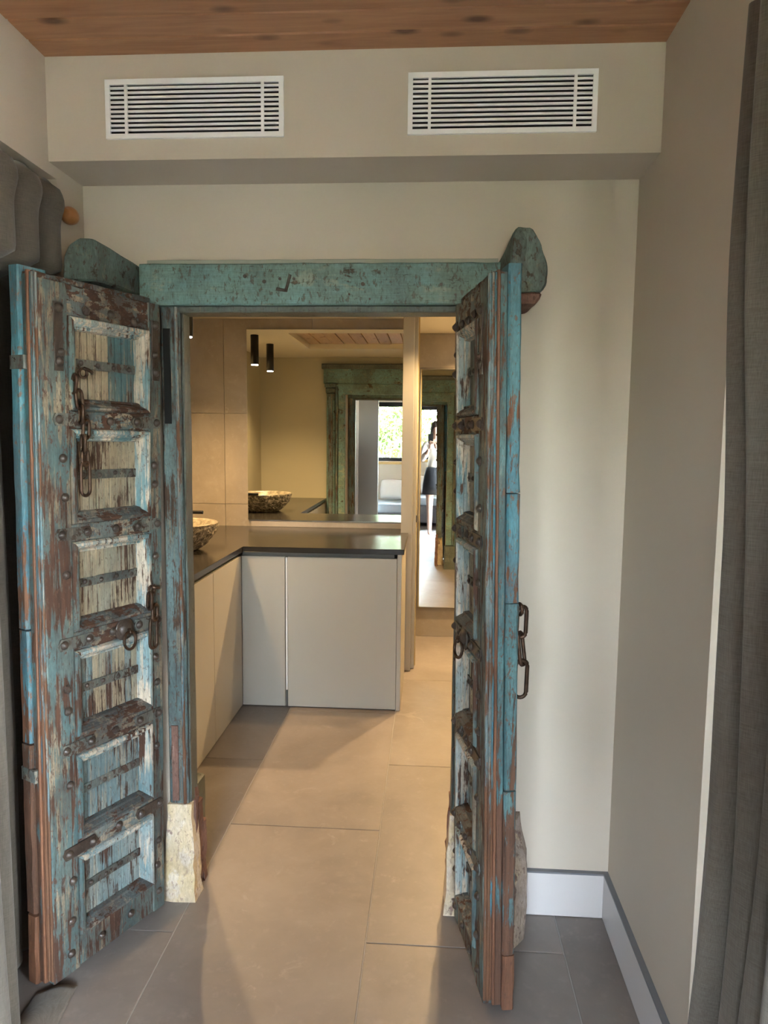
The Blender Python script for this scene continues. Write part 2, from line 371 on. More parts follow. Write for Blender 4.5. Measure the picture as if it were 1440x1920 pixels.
# ------------------------------------------------------------------ walls
def wall_boxes(name, mat, boxes, label=None):
    bm = bmesh.new()
    for b_ in boxes: bm_box(bm, *b_)
    return struct(link(name, fin(bm), mat), label)
wall_boxes('wall_front', 'wall', [(-2.0, OX0, YW, YB - .012, 0, 2.7), (OX1, 1.35, YW, YB - .012, 0, 2.7), (OX0, OX1, YW, YB - .012, OZ, 2.7)], 'greige painted wall around the old doorway')
struct(box('wall_soffit', 'wall', XL, XR, YS, YW, ZS, 2.69), 'boxed-in painted soffit holding two air grilles')
wall_boxes('wall_left', 'wall', [(XL - .2, XL, 2.06, YW, 0, 2.7), (XL - .2, XL, -1.0, 2.06, 2.262, 2.7), (XL - .2, XL, -1.15, -1.0, 0, 2.7), (XL - .26, XL - .2, -1.15, YW, 0, 2.7)], 'painted left wall with a recess behind the curtain')
wall_boxes('wall_pier', 'pier', [(XL - .26, -.785, -1.3, -1.15, 0, 2.7), (-2.6, XL - .26, -1.3, -1.15, 0, 2.7)], 'grey end of the partition seen in the wide mirror')
struct(box('window_3', 'dark', XL - .199, XL - .17, -1.0, 2.06, 0, 2.262), 'near-black panel standing for the shade of the recess behind the tab-top curtain')  # near-black colour stands for the shadow behind the open leaf
RO0, RO1, ROZ = -.20, 1.51, 2.262      # glazed opening in the right wall
wall_boxes('wall_right', 'wall', [(XR, XR + .22, RO1, YW, 0, 2.7), (XR, XR + .22, RO0, RO1, ROZ, 2.7), (XR, XR + .22, -1.35, RO0, 0, 2.7), (XR + .22, 2.2, -1.35, -1.2, 0, 2.7)], 'painted right wall with a curtained opening')
WX0, WX1, WZ0, WZ1 = -2.4, 2.0, 1.14, 2.125
wall_boxes('wall_back', 'wall', [(-2.6, WX0, RY - .2, RY, 0, 2.7), (WX1, 2.2, RY - .2, RY, 0, 2.7), (WX0, WX1, RY - .2, RY, 0, WZ0), (WX0, WX1, RY - .2, RY, WZ1, 2.7)], 'painted wall with a wide garden window')
wall_boxes('wall_bedroom_sides', 'wall', [(-2.7, -2.6, RY, -1.15, 0, 2.7), (2.2, 2.3, RY, -1.2, 0, 2.7)])
# bathroom shell
wall_boxes('wall_bath_front', 'bathwall', [(BX0, OX0, YB - .012, YB, 0, ZB), (OX1, BX1, YB - .012, YB, 0, ZB), (OX0, OX1, YB - .012, YB, OZ, ZB)], 'beige painted bathroom side of the doorway wall')
struct(box('wall_bath_left', 'bathwall', BX0 - .1, BX0, YB - .1, YT + .2, 0, 2.6))
struct(box('wall_bath_right', 'bathwall', BX1, BX1 + .1, YB - .1, YT + .2, 0, 2.6))
wb = struct(box('wall_bath_mirror', 'grout', BX0, -.187, YM + .010, YM + .16, 0, ZB), 'stone tiled bathroom wall behind the mirror')
ws = struct(box('wall_bath_end', 'grout', BX0, BX1 + .1, YT + .010, YT + .16, 0, 2.6), 'stone tiled bathroom end wall')
def wall_tiles(parent, y, xs, zs):
    for i in range(len(xs) - 1):
        for j in range(len(zs) - 1):
            box('tile', 'walltile', xs[i] + .0012, xs[i + 1] - .0012, y, y + .012, zs[j] + .0012, zs[j + 1] - .0012, parent, .0008)
wall_tiles(wb, YM, [BX0, -1.396, -.796, -.187], [0, .475, 1.075, 1.69, ZB])
wall_tiles(ws, YT, [-.72, -.12, .48, BX1], [0, .232, .85, 1.45, 2.06, ZB])
# bathroom ceiling with a boarded recess
CX0, CX1, CY0, CY1 = -1.09, .55, 3.15, 4.10
wall_boxes('ceiling_bath', 'bathceil', [(BX0, CX0, YB, YM + .2, ZB, ZB + .11), (CX1, BX1, YB, YT + .2, ZB, ZB + .11), (CX0, CX1, YB, CY0, ZB, ZB + .11), (CX0, CX1, CY1, YT + .2, ZB, ZB + .11), (BX0, CX0, YM + .2, YT + .2, ZB, ZB + .11)], 'painted bathroom ceiling with a boarded recess')
cb = struct(box('ceiling_recess', 'dark', CX0, CX1, CY0, CY1, ZB + .10, ZB + .16), 'pale pine boards inside the bathroom ceiling recess')
x = CX0; k = 0
while x < CX1 - .02:
    box('board', 'ceil2', x + .003, x + .102, CY0 + .002, CY1 - .002, ZB + .040 + .003 * (k % 2), ZB + .098, cb, .002); x += .105; k += 1
# baseboards
def baseboard(name, x0, x1, y0, y1, h, capaxis):
    o = struct(box(name, 'skirt', x0, x1, y0, y1, 0.002, h, None, .0015))
    c = box('cap_strip', 'steel', x0 - .0005, x1 + .0005, y0 - .0005, y1 + .0005, h, h + .006, o)
    return o
baseboard('baseboard_front', .335, XR - .016, YW - .016, YW, .147, 0)['label'] = 'white baseboard with a grey top strip below the doorway wall'
baseboard('baseboard_right', XR - .016, XR, RO1, YW - .0005, .147, 1)['label'] = 'white baseboard with a grey top strip along the right wall'

# ------------------------------------------------------------------ window, glazed opening, garden
w1 = struct(empty('window_1', (0, RY, 0)), 'wide black framed window over the daybed')
fy0, fy1 = -.14, -.08
for a in ((WX0, WX1, WZ1 - .075, WZ1), (WX0, WX1, WZ0, WZ0 + .06), (WX0, WX0 + .06, WZ0 + .06, WZ1 - .075), (WX1 - .06, WX1, WZ0 + .06, WZ1 - .075), (-.33, -.27, WZ0 + .06, WZ1 - .075)):
    box('window_frame', 'frame_black', a[0], a[1], fy0, fy1, a[2], a[3], w1, .003)
for a in ((WX0 + .06, -.33), (-.27, WX1 - .06)):
    box('pane', 'glass', a[0], a[1], -.112, -.108, WZ0 + .06, WZ1 - .075, w1)
box('window_sill', 'sill', WX0 - .03, WX1 + .03, -.06, .05, WZ0 - .05, WZ0 - .002, w1, .004)
w2 = struct(empty('window_2', (XR + .16, 0, 0)), 'added slatted panels and one glass slot that shape the daylight behind the grey curtain')
for a in ((RO0, RO0 + .06, 0, ROZ), (RO1 - .06, RO1, 0, ROZ), (.28, .34, .07, ROZ - .07), (.78, .82, .07, ROZ - .07), (RO0 + .06, RO1 - .06, 0, .07), (RO0 + .06, RO1 - .06, ROZ - .07, ROZ)):
    box('window_frame', 'frame_black', 0, .05, a[0], a[1], a[2], a[3], w2, .003)
box('pane', 'glass', .022, .026, RO0 + .06, .28, .07, ROZ - .07, w2)  # narrow clear slot added to let some daylight reach the left leaf
for a in ((.34, .78), (.82, RO1 - .06)):  # closed slats added out of view to keep daylight off reveal and left wall
    for k in range(24):
        z0_ = .07 + (ROZ - .14) * k / 24; box('blocking_louvre', 'shutter', .012, .034, a[0], a[1], z0_ + .001, z0_ + (ROZ - .14) / 24 - .001, w2, .004)
gr = struct(box('ground', 'ground', -25, 25, -30, 25, -.5, -.14), 'garden ground outside')

def tree(loc, h, r, nleaf, mat, label, seed):
    rnd = random.Random(seed); root = empty('garden_tree', loc)
    link('trunk', tube_me([(0, 0, 0), (.04, .02, h * .4), (-.03, 0, h * .75)], [.09, .07, .03], 8), 'bark', root)
    vts, fcs = [], []
    for i in range(nleaf):
        while True:
            p = Vector((rnd.uniform(-1, 1), rnd.uniform(-1, 1), rnd.uniform(-1, 1)))
            if .25 < p.length < 1: break
        c = Vector((p.x * r, p.y * r * .8, h * .55 + p.z * h * .5))
        c += Vector(mnoise.noise_vector(c * 1.5)) * .25
        e = Euler((rnd.uniform(0, 6), rnd.uniform(0, 6), rnd.uniform(0, 6))); s = rnd.uniform(.035, .075)
        mm_ = e.to_matrix(); k = len(vts)
        for q in ((-1, 0, 0), (0, -.45, .1), (1.2, 0, 0), (0, .45, .1)): vts.append(c + mm_ @ (Vector(q) * s))
        fcs.append((k, k + 1, k + 2, k + 3))
    me = bpy.data.meshes.new('foliage'); me.from_pydata(vts, [], fcs)
    f = link('foliage', me, mat, root); f['kind'] = 'stuff'
    tag(root, label, 'tree', 'trees outside the window')
tree((-3.6, -5.6, -.14), 2.7, 1.4, 8500, 'leafg', 'dark green leafy tree outside the window', 1)
tree((-.75, -5.0, -.14), 2.5, 1.25, 9000, 'leafy', 'yellow-green leafy tree outside the window', 2)
tree((2.05, -5.4, -.14), 2.6, 1.35, 8500, 'leafg', 'mid green leafy tree outside the window by the sill end', 3)

# ------------------------------------------------------------------ air grilles in the soffit
def grille(x0, x1, z0, z1, label):
    g = empty('air_grille', ((x0 + x1) / 2, YS, (z0 + z1) / 2)); w, h = (x1 - x0) / 2, (z1 - z0) / 2
    t = .013
    bm = bmesh.new()
    for b_ in ((-w, w, -.008, 0, h - t * 1.1, h), (-w, w, -.008, 0, -h, -h + t), (-w, -w + t, -.008, 0, -h + t, h - t * 1.1), (w - t, w, -.008, 0, -h + t, h - t * 1.1)): bm_box(bm, *b_)
    link('grille_frame', fin(bm), 'white', g)
    box('duct_shade', 'dark', -w + t, w - t, -.0012, -.0004, -h + t, h - t, g)  # flush black sheet painted in for the darkness of the duct
    n = 10; ih = 2 * h - 2.1 * t; pit = ih / (n + .5)
    sm = box_me(-w + t, w - t, -.007, -.0015, -.0030, .0030, .0010); sm.materials.append(M['white'])
    for i in range(n): link('slat', sm, None, g, (0, 0, -h + t + pit * (i + .85)))
    for sx in (-1, 1): box('mullion', 'white', sx * (w - t - .045) - .004, sx * (w - t - .045) + .004, -.0078, -.0016, -h + t, h - t * 1.1, g)
    tag(g, label, 'air vent')
grille(-.907, -.412, 2.350, 2.505, 'white slatted air grille in the soffit on the side of the tab-top curtain')
grille(-.076, .423, 2.349, 2.506, 'white slatted air grille in the soffit above the iron-chained thin door leaf')

# ------------------------------------------------------------------ antique door frame
fr = empty('door_frame', (0, YW, 0)); tag(fr, 'antique teal-painted wooden door frame with projecting bracket blocks', 'door frame')
def fpart(name, me, mat, off=(0, 0, 0)):
    o = link(name, me, mat, fr); o.location = Vector(off); return o
Yf = -YW
def rb(name, mat, x0, x1, y0, y1, z0, z1, axis=2, n=14, jit=.002, bev=.004, seed=1):
    return fpart(name, rough_bar(x0, x1, y0 - YW, y1 - YW, z0, z1, axis, n, jit, bev, seed), mat)
rb('lintel', 'lintel', -.885, .195, 2.165, 2.26, 1.931, 2.052, 0, 26, .0018, .004, 3)
rb('lintel_lip', 'reveal', -.77, .10, 2.185, 2.27, 1.912, 1.9315, 0, 12, .001, .003, 4)
rb('top_batten', 'batten', -.87, .19, 2.19, 2.2195, 2.052, 2.068, 0, 16, .0012, .002, 5)
# dowels, scars and a notch on the lintel
for i in range(9):
    rr = random.Random(50 + i); a = link('nail_head', cyl_me(rr.uniform(.003, .006), 0, .002, 8), 'iron', fr); a.rotation_euler = (PI / 2, 0, 0); a.location = (rr.uniform(-.6, .1), 2.1645 - YW, rr.uniform(1.945, 2.04))
for (xa, za, ang, ln) in ((-.452, 1.974, -.15, .032), (-.432, 1.993, 1.3, .052)):
    o = link('iron_cramp', box_me(-ln / 2, ln / 2, -.003, .0, -.0045, .0045, .0012), 'iron', fr, (xa, 2.1655 - YW, za)); o.rotation_euler = (0, -ang, 0)
for side, xin in ((-1, -.768), (1, .085)):
    sgn = 1 if side < 0 else -1
    X = lambda d: xin - sgn * d           # d measured outwards from the opening
    rb('post', 'post', X(.006), X(.068), 2.195, 2.262, .335, 1.93, 2, 22, .0016, .004, 11 + side)
    rb('post_bead', 'edgem', X(.012), X(.022), 2.189, 2.198, .335, 1.93, 2, 22, .001, .0025, 13 + side)
    rb('reveal_board', 'reveal', X(-.001), X(.006), 2.205, 2.268, .335, 1.93, 2, 14, .0015, .003, 15 + side)
    rb('hinge_strip', 'black', X(.036), X(.058), 2.190, 2.197, 1.575, 1.865, 2, 4, .0005, .001, 17 + side)
    rb('hinge_strip', 'brick', X(.036), X(.058), 2.190, 2.197, .345, .60, 2, 4, .0005, .001, 19 + side)
    # plinth: plaster faced stone with an eroded inner side
    bm = bmesh.new(); rnd = random.Random(31 + side); rings = []
    for i in range(9):
        z = .332 * i / 8; k = 1 - i / 8
        a, b_ = X(-.004 - .012 * k), X(.075 + .02 * k)
        f_ = 2.192 - .014 * k
        ring = [(a, f_, z), ((a * 2 + b_) / 3, f_ - .004, z), ((a + 2 * b_) / 3, f_ - .003, z), (b_, f_, z), (b_, 2.2175, z), (a, 2.25, z)]
        rings.append([bm.verts.new((p[0] + rnd.uniform(-.0035, .0035), p[1] - YW + rnd.uniform(-.003, .003), p[2])) for p in ring])
    for r0, r1 in zip(rings, rings[1:]):
        for i in range(6): bm.faces.new([r0[i], r0[(i + 1) % 6], r1[(i + 1) % 6], r1[i]])
    bm.faces.new(rings[0][::-1]); bm.faces.new(rings[-1])
    fpart('plinth', fin(bm), 'plaster')
    for q, (d0, d1, ya, yb_, zt) in enumerate(((-.004, .02, 2.235, 2.275, .375), (-.006, .02, 2.26, 2.31, .30), (-.008, .02, 2.29, 2.335, .21), (-.008, .02, 2.215, 2.25, .335))):
        rb('eroded_block', 'brick', X(d0), X(d1), ya, yb_, 0, zt, 2, 9, .006, .006, 41 + q + 10 * side)
# projecting bracket blocks that hold the leaf pivots (irregular hewn prisms)
def hexa(front, back, yf, yb, name, mat):
    bm = bmesh.new(); k = len(front)
    A = [bm.verts.new((x, yf - YW, z)) for x, z in front]; B_ = [bm.verts.new((x, yb - YW, z)) for x, z in back]
    bm.faces.new(A); bm.faces.new(B_)
    for i in range(k): bm.faces.new([A[i], A[(i + 1) % k], B_[(i + 1) % k], B_[i]])
    bmesh.ops.bevel(bm, geom=list(bm.edges), offset=.005, segments=1, affect='EDGES')
    bmesh.ops.triangulate(bm, faces=list(bm.faces)); bmesh.ops.subdivide_edges(bm, edges=[e for e in bm.edges if e.calc_length() > .03], cuts=3, use_grid_fill=True)
    for v_ in bm.verts: v_.co += Vector(mnoise.noise_vector(v_.co * 30)) * .0045
    return fpart(name, fin(bm), mat)
hexa([(.212, 1.945), (.214, 2.10), (.226, 2.118), (.268, 2.118), (.292, 2.07), (.315, 2.02), (.312, 1.965), (.30, 1.945)],
     [(.186, 1.945), (.186, 2.04), (.190, 2.055), (.262, 2.06), (.285, 2.04), (.305, 2.01), (.305, 1.965), (.296, 1.945)], 2.05, 2.2175, 'bracket_block', 'block')
hexa([(.215, 1.912), (.215, 1.944), (.30, 1.944), (.298, 1.93), (.284, 1.912)], [(.186, 1.912), (.186, 1.944), (.296, 1.944), (.294, 1.93), (.28, 1.912)], 2.054, 2.2175, 'bracket_foot', 'brick')
hexa([(-.932, 1.965), (-.930, 2.072), (-.947, 2.080), (-.985, 2.082), (-1.010, 2.062), (-1.028, 2.03), (-1.03, 1.965)],
     [(-.889, 1.965), (-.887, 2.045), (-.91, 2.052), (-.96, 2.055), (-.985, 2.045), (-1.0, 2.02), (-1.0, 1.965)], 1.985, 2.2175, 'bracket_block', 'block')
# lower pivot stones
bm = bmesh.new()
pts = {}
A = [(.20, 2.03), (.268, 2.03), (.315, 2.09), (.328, 2.217), (.20, 2.217)]; B_ = [(.20, 2.055), (.270, 2.055), (.322, 2.11), (.330, 2.217), (.20, 2.217)]; Cc = [(.20, 2.15), (.27, 2.15), (.298, 2.17), (.305, 2.217), (.20, 2.217)]
rings = [[bm.verts.new((x, y - YW, z)) for x, y in P_] for P_, z in ((A, 0), (B_, .215), (Cc, .345))]
for r0, r1 in zip(rings, rings[1:]):
    for i in range(5): bm.faces.new([r0[i], r0[(i + 1) % 5], r1[(i + 1) % 5], r1[i]])
bm.faces.new(rings[0][::-1]); bm.faces.new(rings[-1])
bmesh.ops.subdivide_edges(bm, edges=list(bm.edges), cuts=3, use_grid_fill=True)
for v_ in bm.verts:
    if v_.co.z > .001: v_.co += Vector(mnoise.noise_vector(v_.co * 22)) * .008
fpart('pivot_stone', fin(bm), 'stone2')
# bathroom-side surround: pilasters with capitals, entablature
for side, xin in ((-1, OX0), (1, OX1)):
    sgn = 1 if side < 0 else -1; X = lambda d: xin - sgn * d
    rb('inner_architrave', 'lintel', X(.0), X(.07), YB, YB + .045, .28, 2.03, 2, 10, .0015, .004, 61 + side)
    rb('inner_bead', 'post', X(.072), X(.095), YB, YB + .06, .28, 2.03, 2, 10, .001, .006, 63 + side)
    rb('pilaster', 'lintel', X(.10), X(.185), YB, YB + .05, .0, 2.02, 2, 10, .0015, .012, 65 + side)
    rb('pilaster_rib', 'post', X(.12), X(.165), YB + .05, YB + .066, .30, 1.95, 2, 8, .001, .008, 67 + side)
    rb('capital', 'block', X(.09), X(.20), YB, YB + .085, 2.02, 2.06, 0, 6, .002, .008, 69 + side)
    rb('capital', 'block', X(.095), X(.19), YB, YB + .075, 1.97, 2.02, 0, 6, .004, .012, 71 + side)
    rb('capital', 'block', X(.10), X(.18), YB, YB + .065, 1.90, 1.97, 0, 6, .004, .014, 73 + side)
    rb('inner_plinth', 'reveal', X(-.015), X(.185), YB, YB + .10, .0, .27, 2, 6, .004, .01, 75 + side)
rb('entablature', 'lintel', OX0 - .215, OX1 + .215, YB, YB + .05, 2.06, 2.235, 0, 16, .0015, .01, 81)
rb('entablature_moulding', 'reveal', OX0 - .23, OX1 + .23, YB, YB + .08, 2.20, 2.25, 0, 16, .0015, .012, 83)
rb('inner_lintel', 'lintel', OX0 - .09, OX1 + .09, YB, YB + .045, 1.955, 2.06, 0, 12, .0015, .006, 85)

# ------------------------------------------------------------------ door leaves
def frame_pieces(u0, u1, z0, z1, prof):
    """four mitred pieces of a picture-frame moulding; prof = [(inset, height)]"""
    out = []
    def loop(d): return [(u0 + d, z0 + d), (u1 - d, z0 + d), (u1 - d, z1 - d), (u0 + d, z1 - d)]
    for side in range(4):
        bm = bmesh.new(); A = []; B_ = []
        for d, h in prof + [(prof[-1][0], -.038), (prof[0][0], -.038)]:
            L = loop(d); a = L[side]; b_ = L[(side + 1) % 4]
            A.append(bm.verts.new((a[0], h, a[1]))); B_.append(bm.verts.new((b_[0], h, b_[1])))
        k = len(A)
        for i in range(k): bm.faces.new([A[i], A[(i + 1) % k], B_[(i + 1) % k], B_[i]])
        bm.faces.new(A); bm.faces.new(B_)
        out.append(bm)
    return out
PROF = [(0, .002), (.004, .009), (.011, .009), (.014, .003), (.016, .003), (.024, -.010), (.026, -.008), (.030, -.010), (.033, -.024)]
stud_me = lathe_me([(.0125, 0), (.0125, .002), (.0095, .0055), (.0055, .0095), (.0, .0115)], 10)
stud_s = lathe_me([(.008, 0), (.008, .0015), (.006, .004), (.003, .006), (.0, .007)], 8)

def link_me(a, b_, r, sq=.0, n=20):
    pts = []
    for i in range(n):
        t = 2 * PI * i / n; pts.append((b_ * math.cos(t) * (1 - sq * abs(math.sin(t))), 0, a * math.sin(t)))
    return tube_me(pts, r, 6, True)
def stadium(a, b_, r):
    pts = []
    for i in range(9): t = PI * i / 8; pts.append((b_ * math.cos(t), 0, (a - b_) + b_ * math.sin(t)))
    for i in range(9): t = PI + PI * i / 8; pts.append((b_ * math.cos(t), 0, -(a - b_) + b_ * math.sin(t)))
    return tube_me(pts, r, 6, True)

def door_leaf(hx, hy, ang, lean, s, Wd, ztop, label, seed, chains):
    """local frame: x from hinge to free edge, y out of the panelled face (times s), z up"""
    rnd = random.Random(seed)
    root = empty('panelled_door_leaf', (hx, hy, 0))
    d = Vector((-s * math.sin(ang), -math.cos(ang), 0)); zz = Vector((lean, 0, 1)).normalized()
    yy = zz.cross(d).normalized(); d = yy.cross(zz).normalized()
    root.rotation_euler = Matrix((d, yy, zz)).transposed().to_euler()
    tag(root, label, 'door')
    def put(name, me, mat, parent=None, loc=None, rot=None):
        o = link(name, me, mat, parent or root)
        if loc: o.location = (loc[0], loc[1], loc[2])
        if rot: o.rotation_euler = rot
        return o
    ks = 1.0 if s > 0 else .86
    def bar(name, mat, u0, u1, y0, y1, z0, z1, axis=2, n=14, jit=.0015, bev=.003):
        y0, y1 = y0 * ks, y1 * ks
        return put(name, rough_bar(u0, u1, s * y0, s * y1, z0, z1, axis, n, jit, bev, rnd.randint(0, 9999)), mat)
    flip = Matrix.Diagonal((1, s, 1))
    def bmput(name, bm, mat, parent=None):
        for v_ in bm.verts: v_.co = flip @ v_.co
        return put(name, fin(bm), mat, parent)
    zb = .02; u0, u1 = .047, Wd - .085
    T = .045
    bar('stile', 'stile', 0, u0, -T, 0, zb, ztop, 2, 18)
    bar('stile', 'stile', u1, Wd, -T, 0, zb, ztop, 2, 18)
    zo = [(.115, .350), (.404, .648), (.702, .945), (1.0, 1.247), (1.296, 1.551), (1.60, 1.845)]
    bounds = [zb] + [z for p in zo for z in p] + [ztop]
    rails = [(bounds[2 * i], bounds[2 * i + 1]) for i in range(7)]
    for i, (za, zb_) in enumerate(rails):
        bar('rail', 'rail' if i not in (0,) else 'stile', u0, u1, -T, -.002, za, zb_, 0, 8, .0012)
    def stud(u, z, y=.0, parent=None, me=None):
        return put('stud', me or stud_me, 'iron', parent, (u, s * y, z), (-s * PI / 2, 0, 0))
    for k, (za, zb_) in enumerate(zo):
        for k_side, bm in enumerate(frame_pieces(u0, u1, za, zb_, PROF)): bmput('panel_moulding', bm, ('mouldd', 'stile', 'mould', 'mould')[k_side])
        nb = 9; wi = (u1 - u0 - .064) / nb
        for i in range(nb):
            ua = u0 + .032 + wi * i; dy = rnd.uniform(-.0012, .0012)
            mt = 'board' if k >= 3 else ('boardb' if k < 2 else ('board' if rnd.random() < .5 else 'boardb'))
            if k == 5 and i < 4: mt = 'boardc'
            put('board', box_me(ua + .0011, ua + wi - .0011, s * (-.040), s * (-.0255 + dy), za + .03, zb_ - .03, .0008), mt)
        zm = (za + zb_) / 2 + .004
        st = put('iron_strap', rough_bar(u0 + .034, u1 - .034, s * -.025, s * -.0205, zm - .0125, zm + .0125, 0, 8, .0012, .001, rnd.randint(0, 999)), 'ironp')
        for i in range(4): stud(u0 + .055 + (u1 - u0 - .11) * i / 3, zm + rnd.uniform(-.003, .003), -.0205, st, stud_s)
        for uu in (u0 * .55, u1 + .022):
            stud(uu + rnd.uniform(-.004, .004), zm + .035 + rnd.uniform(-.02, .02))
            if k in (0, 2, 4): stud(uu + rnd.uniform(-.004, .004), zm - .055 + rnd.uniform(-.02, .02))
    # iron straps across the rail joints
    for i in range(1, 6):
        za, zb_ = rails[i]; zc = (za + zb_) / 2; h = .0165
        for (a, b_) in ((.006, .115), (u1 - .062, u1 + .052)):
            pts = [(a + .008, zc - h), (b_ - .008, zc - h), (b_, zc), (b_ - .008, zc + h), (a + .008, zc + h), (a, zc)]
            bm = bmesh.new(); lo = [bm.verts.new((p[0], -.0015, p[1])) for p in pts]; hi = [bm.verts.new((p[0], .0045, p[1])) for p in pts]
            bm.faces.new(lo); bm.faces.new(hi)
            for j in range(6): bm.faces.new([lo[j], lo[(j + 1) % 6], hi[(j + 1) % 6], hi[j]])
            sp = bmput('iron_strap', bm, 'ironp' if rnd.random() < .6 else 'iron')
            stud(a + .016, zc, .0045, sp); stud(b_ - .018, zc, .0045, sp)
        stud((u0 + u1) / 2 + rnd.uniform(-.01, .01), zc, -.001)
    for uu in (u0 * .5, u1 + .03):
        sp = put('iron_strap', rough_bar(uu - .013, uu + .013, -s * .001, s * .004, 1.70, 1.875, 2, 6, .001, .001, rnd.randint(0, 999)), 'iron')
        stud(uu, 1.725, .004, sp)
        stud(uu, 1.86, .004, sp)
    for t in (.12, .42, .72): stud(u0 + (u1 - u0) * t + .02, ztop - .062 + rnd.uniform(-.006, .006))
    for t in (.0, .35, .68, 1.0): stud(u0 * .5 + (u1 + .03 - u0 * .5) * t, zb + .052 + rnd.uniform(-.008, .008))
    # top cap board and free-edge layers
    bar('top_cap', 'mouldd', .03, Wd, -.06, -.012, ztop, ztop + .018, 0, 10, .002)
    bar('edge_moulding', 'edgem', Wd, Wd + .006, -.010, .0, zb + .012, ztop + .012, 2, 26, .0008, .002)
    bar('edge_moulding', 'edgem', Wd, Wd + .008, -.019, -.010, zb + .012, ztop + .014, 2, 26, .0008, .002)
    bar('edge_moulding', 'edge', Wd, Wd + .006, -.026, -.019, zb + .012, ztop + .015, 2, 26, .0008, .002)
    bar('edge_strip', 'edgew', Wd - .02, Wd + .010, -.035, -.026, zb, ztop + .02, 2, 26, .0008, .002)
    bar('edge_core', 'edge2', Wd - .05, Wd + .004, -.058, -.035, zb - .005, ztop + .012, 2, 30, .0016, .003)
    segs = [(zb - .015, .205), (.215, .70), (.705, 1.015), (1.02, 1.70), (1.735, ztop + .035)] if s > 0 else [(zb - .015, .16), (.163, .62), (.625, 1.12), (1.123, 1.40), (1.403, ztop + .035)]
    for (za, zb_) in segs:
        bar('astragal', 'edge' if za > .65 else 'edgew' if za < .1 else 'edge2', Wd - .07, Wd + .014 + rnd.uniform(-.002, .002), -.096, -.058, za, zb_, 2, max(4, int((zb_ - za) * 18)), .002, .005)
    if s > 0:
        for za in (1.70, .60): bar('iron_band', 'ironp', Wd - .03, Wd + .017, -.098, -.036, za, za + .035, 2, 2, .001, .003)
    # ironwork on the face
    def chain(items, u, ztop_, y, hook=True):
        c = put('latch_chain', link_me(.012, .012, .004), 'chain', None, (u, s * y, ztop_))
        z = -.012
        for i, (kind, L, tilt) in enumerate(items):
            r = {'small': .0050, 'long': .0050, 'twist': .0056}[kind]
            me = stadium(L / 2, .0155 if kind == 'long' else .0115, r)
            q = put('chain_link', me, 'chain', c, (tilt * .1, s * .002, z - L / 2 + .006), (0, tilt, (PI / 2 - .25 if i % 2 == 0 else .2) if kind != 'long' else .12)); z -= L - .011
        if hook:
            hk = put('hook', tube_me([(-.028, 0, .002), (-.018, s * .012, .004), (-.004, s * .016, .008), (.008, s * .012, .012)], .005, 6), 'chain', c)
    for args in chains: chain(*args)
    # ring knocker on its rosette
    ur, zr = .152, .972
    rs = put('rosette', lathe_me([(.034, 0), (.034, .003), (.030, .006), (.024, .005), (.020, .012), (.010, .017), (.0, .018)], 20), 'iron', None, (ur, s * .003, zr), (-s * PI / 2, 0, 0))
    put('ring_pull', tube_me([(.026 * math.cos(2 * PI * i / 24), 0, .026 * math.sin(2 * PI * i / 24)) for i in range(24)], .0045, 7, True), 'chain', None, (ur - .004, s * .022, zr - .032), (.12 * s, 0, .2))
    put('ring_staple', tube_me([(0, 0, 0), (0, s * .02, .004), (0, s * .024, -.004), (0, s * .016, -.01)], .0045, 6), 'chain', None, (ur, s * .006, zr - .002))
    return root
lf = door_leaf(-.840, 2.136, math.radians(25.2), .0149, 1, .405, 1.925,
    'weathered blue door leaf with cream panels, hanging chains and a ring pull', 5,
    [([('small', .05, .3), ('small', .05, .15), ('small', .05, .1), ('small', .05, -.05), ('small', .05, .05), ('small', .045, 0), ('long', .092, 0)], .285, 1.70, .012),
     ([('twist', .052, .1), ('twist', .05, -.1), ('long', .095, -.04)], .062, 1.075, .020)])
rf = door_leaf(.101, 2.157, math.radians(10.4), -.018, -1, .365, 1.925,
    'weathered blue door leaf standing almost edge-on beside the bare wall', 9, [])
# latch chain on the outer face of that leaf
ch = link('latch_chain', link_me(.014, .014, .0055), 'chain', rf, (.352, .092, 1.10)); ch.rotation_euler = (0, 0, .3)
z = 0
for i, (L, b_, ry) in enumerate(((.085, .012, .0), (.085, .012, .0), (.105, .0155, 0))):
    o = link('chain_link', stadium(L / 2, b_, .0055), 'chain', ch, (0, .008, z - L / 2 + .008)); o.rotation_euler = (.12 * (-1) ** i, 0, PI / 2 - .35 if i != 1 else PI / 2 + .5); z -= L - .014

